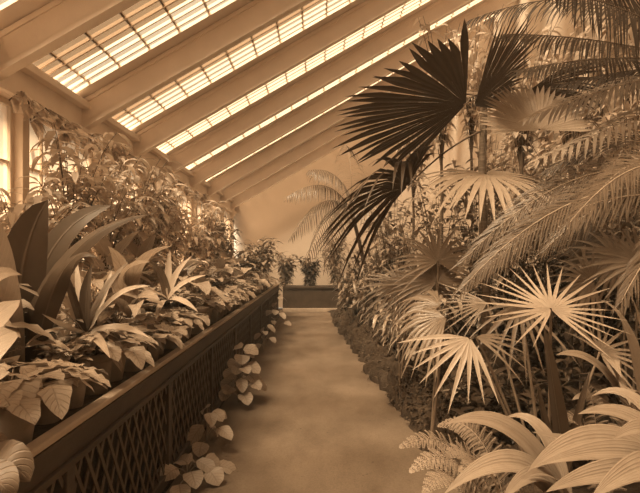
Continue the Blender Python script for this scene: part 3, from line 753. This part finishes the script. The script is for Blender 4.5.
for lab, base, tips, LL in [
    ('lacy fern drooping over the path edge at the bottom', (P(520, 257, 2.25).x, 2.25, .14), [((470, 405, 2.2), (402, 446, 2.1)), ((470, 415, 2.1), (412, 470, 2.0)), ((460, 430, 2.1), (425, 492, 1.9)), ((500, 400, 2.2), (440, 425, 2.3)), ((500, 430, 2.1), (462, 470, 1.9)), ((480, 425, 2.2), (448, 455, 2.1))], .085),
    ('small fern between the pleated leaves and the stump', (P(600, 257, 2.5).x, 2.5, .14), [((600, 395, 2.4), (560, 420, 2.3)), ((620, 390, 2.4), (640, 400, 2.3)), ((600, 385, 2.4), (585, 388, 2.4))], .07)]:
    q = Plant('fern', lab, 'fern', base)
    for b, c in tips:
        l, r = MB(), MB(); fernfrond(l, r, bez(V(base), P(*b), P(*c), 14), V((0, -.5, .85)), LL, 24, .0062)
        oo = q.add(l, 'frond', 'fern'); q.add(r, 'midrib', 'stalk_pale', oo)

# moss cushions and stones along the edge of the bed
EDGE = 1.12
mlabs = ORD
yy = 2.55
for i in range(26):
    r = U(.24, .34); yy += r * .95; x = edge(yy) + .20 + U(-.03, .05); h = U(.30, .42)
    q = Plant('moss_mound', 'rounded dark mossy mound edging the bed, %s along from the camera' % mlabs[i], 'moss mound', (x, yy, -.02), 'mossy mounds edging the path')
    mb = MB(); rows = []
    for a in range(11):
        ph = a / 10 * PI / 2; row = []
        for b in range(24):
            th = b / 24 * 2 * PI; v = V((math.cos(th) * math.cos(ph), math.sin(th) * math.cos(ph), math.sin(ph)))
            k = 1 + .28 * noise.noise(v * 2.2 + V((i * 3.1, 0, 0))) + .1 * noise.noise(v * 7 + V((i, 5, 0)))
            row.append(V((x, yy, -.02)) + V((v.x * r * .85 * k, v.y * r * k, v.z * h * k)))
        rows.append(row)
    mb.grid(rows, close=True); q.add(mb, 'cushion', 'moss')
    tf = MB()
    for k in range(420 if i < 8 else 160):
        a = rows[int(R() * 10)][int(R() * 24)]; n_ = (a - V((x, yy, 0))).normalized()
        sz = U(.035, .075)
        leaf(tf, a - n_ * .01 + V((U(-.02, .02), U(-.02, .02), U(-.02, .02))), n_ + rdir(-20, 60) * .7, UP, sz, sz * .45, 'oval', 1.2, .1, 3)
    tag(q.add(tf, 'tufts', 'moss_tuft'), kind='stuff'); yy += r * .45

# second line of low foliage behind the moss, along the bed
spec = [  # px, d, height, spread, L, W, prof, mat, label
 (372, 7.6, .95, .42, .34, .05, 'strap', 'strap', 'grassy drooping-leaved plant beside the far part of the path'),
 (352, 9.6, .9, .4, .34, .05, 'strap', 'strap', 'farther grassy plant leaning over the path'),
 (398, 6.4, 1.25, .42, .40, .055, 'strap', 'strap', 'tall grassy plant with long hanging leaves above the moss'),
 (385, 5.6, .6, .3, .2, .07, 'oval', 'shrub', 'low oval-leaved shrub just behind the moss'),
 (410, 4.7, .55, .3, .18, .07, 'lance', 'shrub', 'low shrub with pointed leaves left of the folded leaves'),
 (452, 4.3, .7, .4, .2, .08, 'oval', 'shrub_shaded', 'dark low shrub in the shade below the fan palms'),
 (500, 3.7, .7, .4, .18, .07, 'lance', 'shrub_shaded', 'dark undergrowth shrub behind the near fan palm'),
 (560, 3.7, .8, .5, .2, .07, 'lance', 'shrub_shaded', 'dark undergrowth shrub behind the stump'),
 (630, 3.9, .9, .5, .2, .07, 'lance', 'shrub_shaded', 'dark undergrowth shrub at the right edge'),
 (336, 12.2, .9, .5, .3, .06, 'strap', 'shrub', 'leafy shrub where the path ends on the right'),
 (345, 14.2, 1.4, .5, .3, .07, 'lance', 'shrub', 'upright shrub in the far right corner of the path'),
 (420, 7.4, 2.1, .55, .20, .07, 'lance', 'shrub', 'tall leafy shrub behind the hanging grassy plant'),
 (372, 9.4, 1.9, .55, .22, .07, 'lance', 'shrub', 'leafy shrub under the slender arching palm'),
 (392, 8.8, 2.4, .6, .22, .07, 'oval', 'shrub', 'round-leaved tall shrub right of the slender palm'),
 (455, 6.6, 1.9, .5, .2, .07, 'oval', 'shrub', 'dense shrub below the drooping light fan leaf'),
 (440, 8.4, 2.9, .6, .22, .07, 'lance', 'shrub', 'tall shrub left of the palm trunk'),
 (505, 6.7, 2.3, .6, .2, .07, 'lance', 'shrub', 'tall shrub right of the palm trunk'),
 (540, 5.9, 1.7, .6, .2, .07, 'lance', 'shrub_shaded', 'dark shrub behind the sweeping fronds'),
 (600, 5.6, 1.9, .6, .2, .07, 'lance', 'shrub_shaded', 'dark tall shrub filling the bed at right'),
 (650, 5.2, 2.1, .6, .2, .07, 'lance', 'shrub', 'tall shrub behind the feather palm trunk'),
 (480, 8.0, 3.3, .6, .22, .08, 'lance', 'shrub', 'tallest shrub seen beside the slender trunk'),
 (560, 7.0, 2.9, .7, .24, .08, 'lance', 'shrub', 'big shrub against the back wall beneath the light fan leaf'),
 (620, 6.6, 3.1, .7, .24, .08, 'lance', 'shrub', 'big shrub against the back wall at far right'),
 (395, 11.6, 2.8, .6, .26, .08, 'lance', 'shrub', 'distant shrub beside the end wall'),
 (363, 12.8, 2.0, .6, .26, .08, 'lance', 'shrub', 'distant low shrub before the end wall'),
]
for px, d, h, sp, L, W, pr, mat, lab in spec:
    x = min(3.25, max(P(px, 257, d).x, edge(d) + .45)); q = Plant('leafy_shrub' if pr != 'strap' else 'grassy_plant', lab, 'shrub' if pr != 'strap' else 'leafy plant', (x, d, .06))
    l, s = MB(), MB()
    if pr == 'strap': shrub(l, s, V(q.o), h, sp, 14, 16, L, W, pr, 2.2, (20, 70), .008, start=.35)
    else: shrub(l, s, V(q.o), h, sp, int(9 + 5 * h), int(12 + 5 * h), L, W, pr, .9, (-15, 50), .009, start=.12, a=1)
    q.add(l, 'foliage', mat); q.add(s, 'stems', 'stem')
# thin pale tree in front of the back wall / roof
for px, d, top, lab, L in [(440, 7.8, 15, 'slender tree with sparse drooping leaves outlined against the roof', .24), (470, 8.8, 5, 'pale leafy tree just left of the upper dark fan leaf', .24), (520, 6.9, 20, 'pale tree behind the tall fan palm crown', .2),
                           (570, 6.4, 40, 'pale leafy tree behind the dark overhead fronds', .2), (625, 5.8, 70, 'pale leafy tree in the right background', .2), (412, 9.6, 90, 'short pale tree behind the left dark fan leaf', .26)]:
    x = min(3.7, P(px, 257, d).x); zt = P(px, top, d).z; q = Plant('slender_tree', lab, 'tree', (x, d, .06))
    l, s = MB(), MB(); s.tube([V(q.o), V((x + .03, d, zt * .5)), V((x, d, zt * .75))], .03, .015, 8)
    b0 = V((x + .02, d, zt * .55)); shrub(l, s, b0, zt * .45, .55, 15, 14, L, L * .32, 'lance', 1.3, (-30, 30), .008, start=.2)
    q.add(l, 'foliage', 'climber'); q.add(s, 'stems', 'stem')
# climber over the back wall
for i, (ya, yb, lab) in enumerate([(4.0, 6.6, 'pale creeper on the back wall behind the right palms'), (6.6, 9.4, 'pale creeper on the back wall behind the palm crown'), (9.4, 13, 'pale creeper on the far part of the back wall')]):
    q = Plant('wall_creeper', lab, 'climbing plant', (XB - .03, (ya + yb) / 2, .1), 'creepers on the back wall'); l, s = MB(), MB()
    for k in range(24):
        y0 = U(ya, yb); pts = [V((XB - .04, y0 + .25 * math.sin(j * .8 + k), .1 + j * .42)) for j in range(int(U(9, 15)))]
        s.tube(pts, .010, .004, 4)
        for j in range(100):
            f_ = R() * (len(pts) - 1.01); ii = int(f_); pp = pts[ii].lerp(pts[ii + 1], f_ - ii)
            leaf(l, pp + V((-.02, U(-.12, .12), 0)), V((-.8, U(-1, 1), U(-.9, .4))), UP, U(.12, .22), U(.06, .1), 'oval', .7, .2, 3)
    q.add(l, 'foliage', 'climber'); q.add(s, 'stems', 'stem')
# shrubs on the end bench and by the end wall, left
for px, d, z, h, sp, mat, lab in [(262, 13.0, TZ, 1.25, .5, 'shrub', 'dark shrub rising at the far end of the lattice bench'), (286, 15.7, .73, .95, .35, 'shrub', 'small shrub on the left of the end bench'), (310, 15.7, .73, .8, .35, 'shrub_shaded', 'small dark shrub in the middle of the end bench'),
                                  (335, 15.7, .73, 1.5, .45, 'shrub', 'taller shrub on the right of the end bench'), (248, 11.2, TZ, .9, .4, 'shrub', 'leafy shrub on the bench where it meets the far plants'), (268, 14.6, .02, .8, .4, 'shrub_shaded', 'dark shrub on the floor where the lattice ends')]:
    x = P(px, 257, d).x; q = Plant('end_shrub', lab, 'shrub', (x, d, z)); l, s = MB(), MB()
    shrub(l, s, V(q.o), h, sp, 18, 22, .26, .09, 'lance', .9, (-10, 50), .008, start=.05); q.add(l, 'foliage', mat); q.add(s, 'stems', 'stem')

# ---------------------------------------------------------------- damp haze in the air of the house
m, nt, N, L = newmat('damp haze'); o = N.new('ShaderNodeOutputMaterial'); vs = N.new('ShaderNodeVolumeScatter')
vs.inputs['Color'].default_value = (1, .95, .86, 1); vs.inputs['Density'].default_value = .006; vs.inputs['Anisotropy'].default_value = .2
L.new(vs.outputs[0], o.inputs['Volume'])
mb = MB(); mb.box((XW - .5, Y0 - .5, -.3), (XB + .5, Y1 + .5, 8.2))
hz = mb.build('haze', m, smooth=False); tag(hz, 'thin damp haze hanging in the air of the glasshouse', 'haze', kind='stuff')
# ---------------------------------------------------------------- light, camera
w = bpy.data.worlds.new('sky'); SC.world = w; w.use_nodes = True
bg = w.node_tree.nodes['Background']; bg.inputs[0].default_value = (1.0, .90, .70, 1); bg.inputs[1].default_value = .29
sun = bpy.data.lights.new('sun', 'SUN'); sun.energy = 14; sun.angle = math.radians(28); sun.color = (1, .905, .69)
so = bpy.data.objects.new('sun', sun); COL.objects.link(so)
so.rotation_euler = V((.38, .42, -1)).to_track_quat('-Z', 'Y').to_euler()
cam = bpy.data.cameras.new('camera'); co = bpy.data.objects.new('camera', cam); COL.objects.link(co)
cam.sensor_width = 36; cam.lens = 36 * F / 640; cam.shift_x = 2 / 640; cam.shift_y = 10.5 / 640
cam.clip_start = .05; co.location = (0, 0, EYE); co.rotation_euler = (PI / 2, 0, 0)
SC.camera = co
SC.view_settings.view_transform = 'Standard'; SC.view_settings.look = 'None'; SC.view_settings.gamma = 1
SC.view_settings.exposure = 1.6
SC.cycles.max_bounces = 8; SC.cycles.transparent_max_bounces = 12
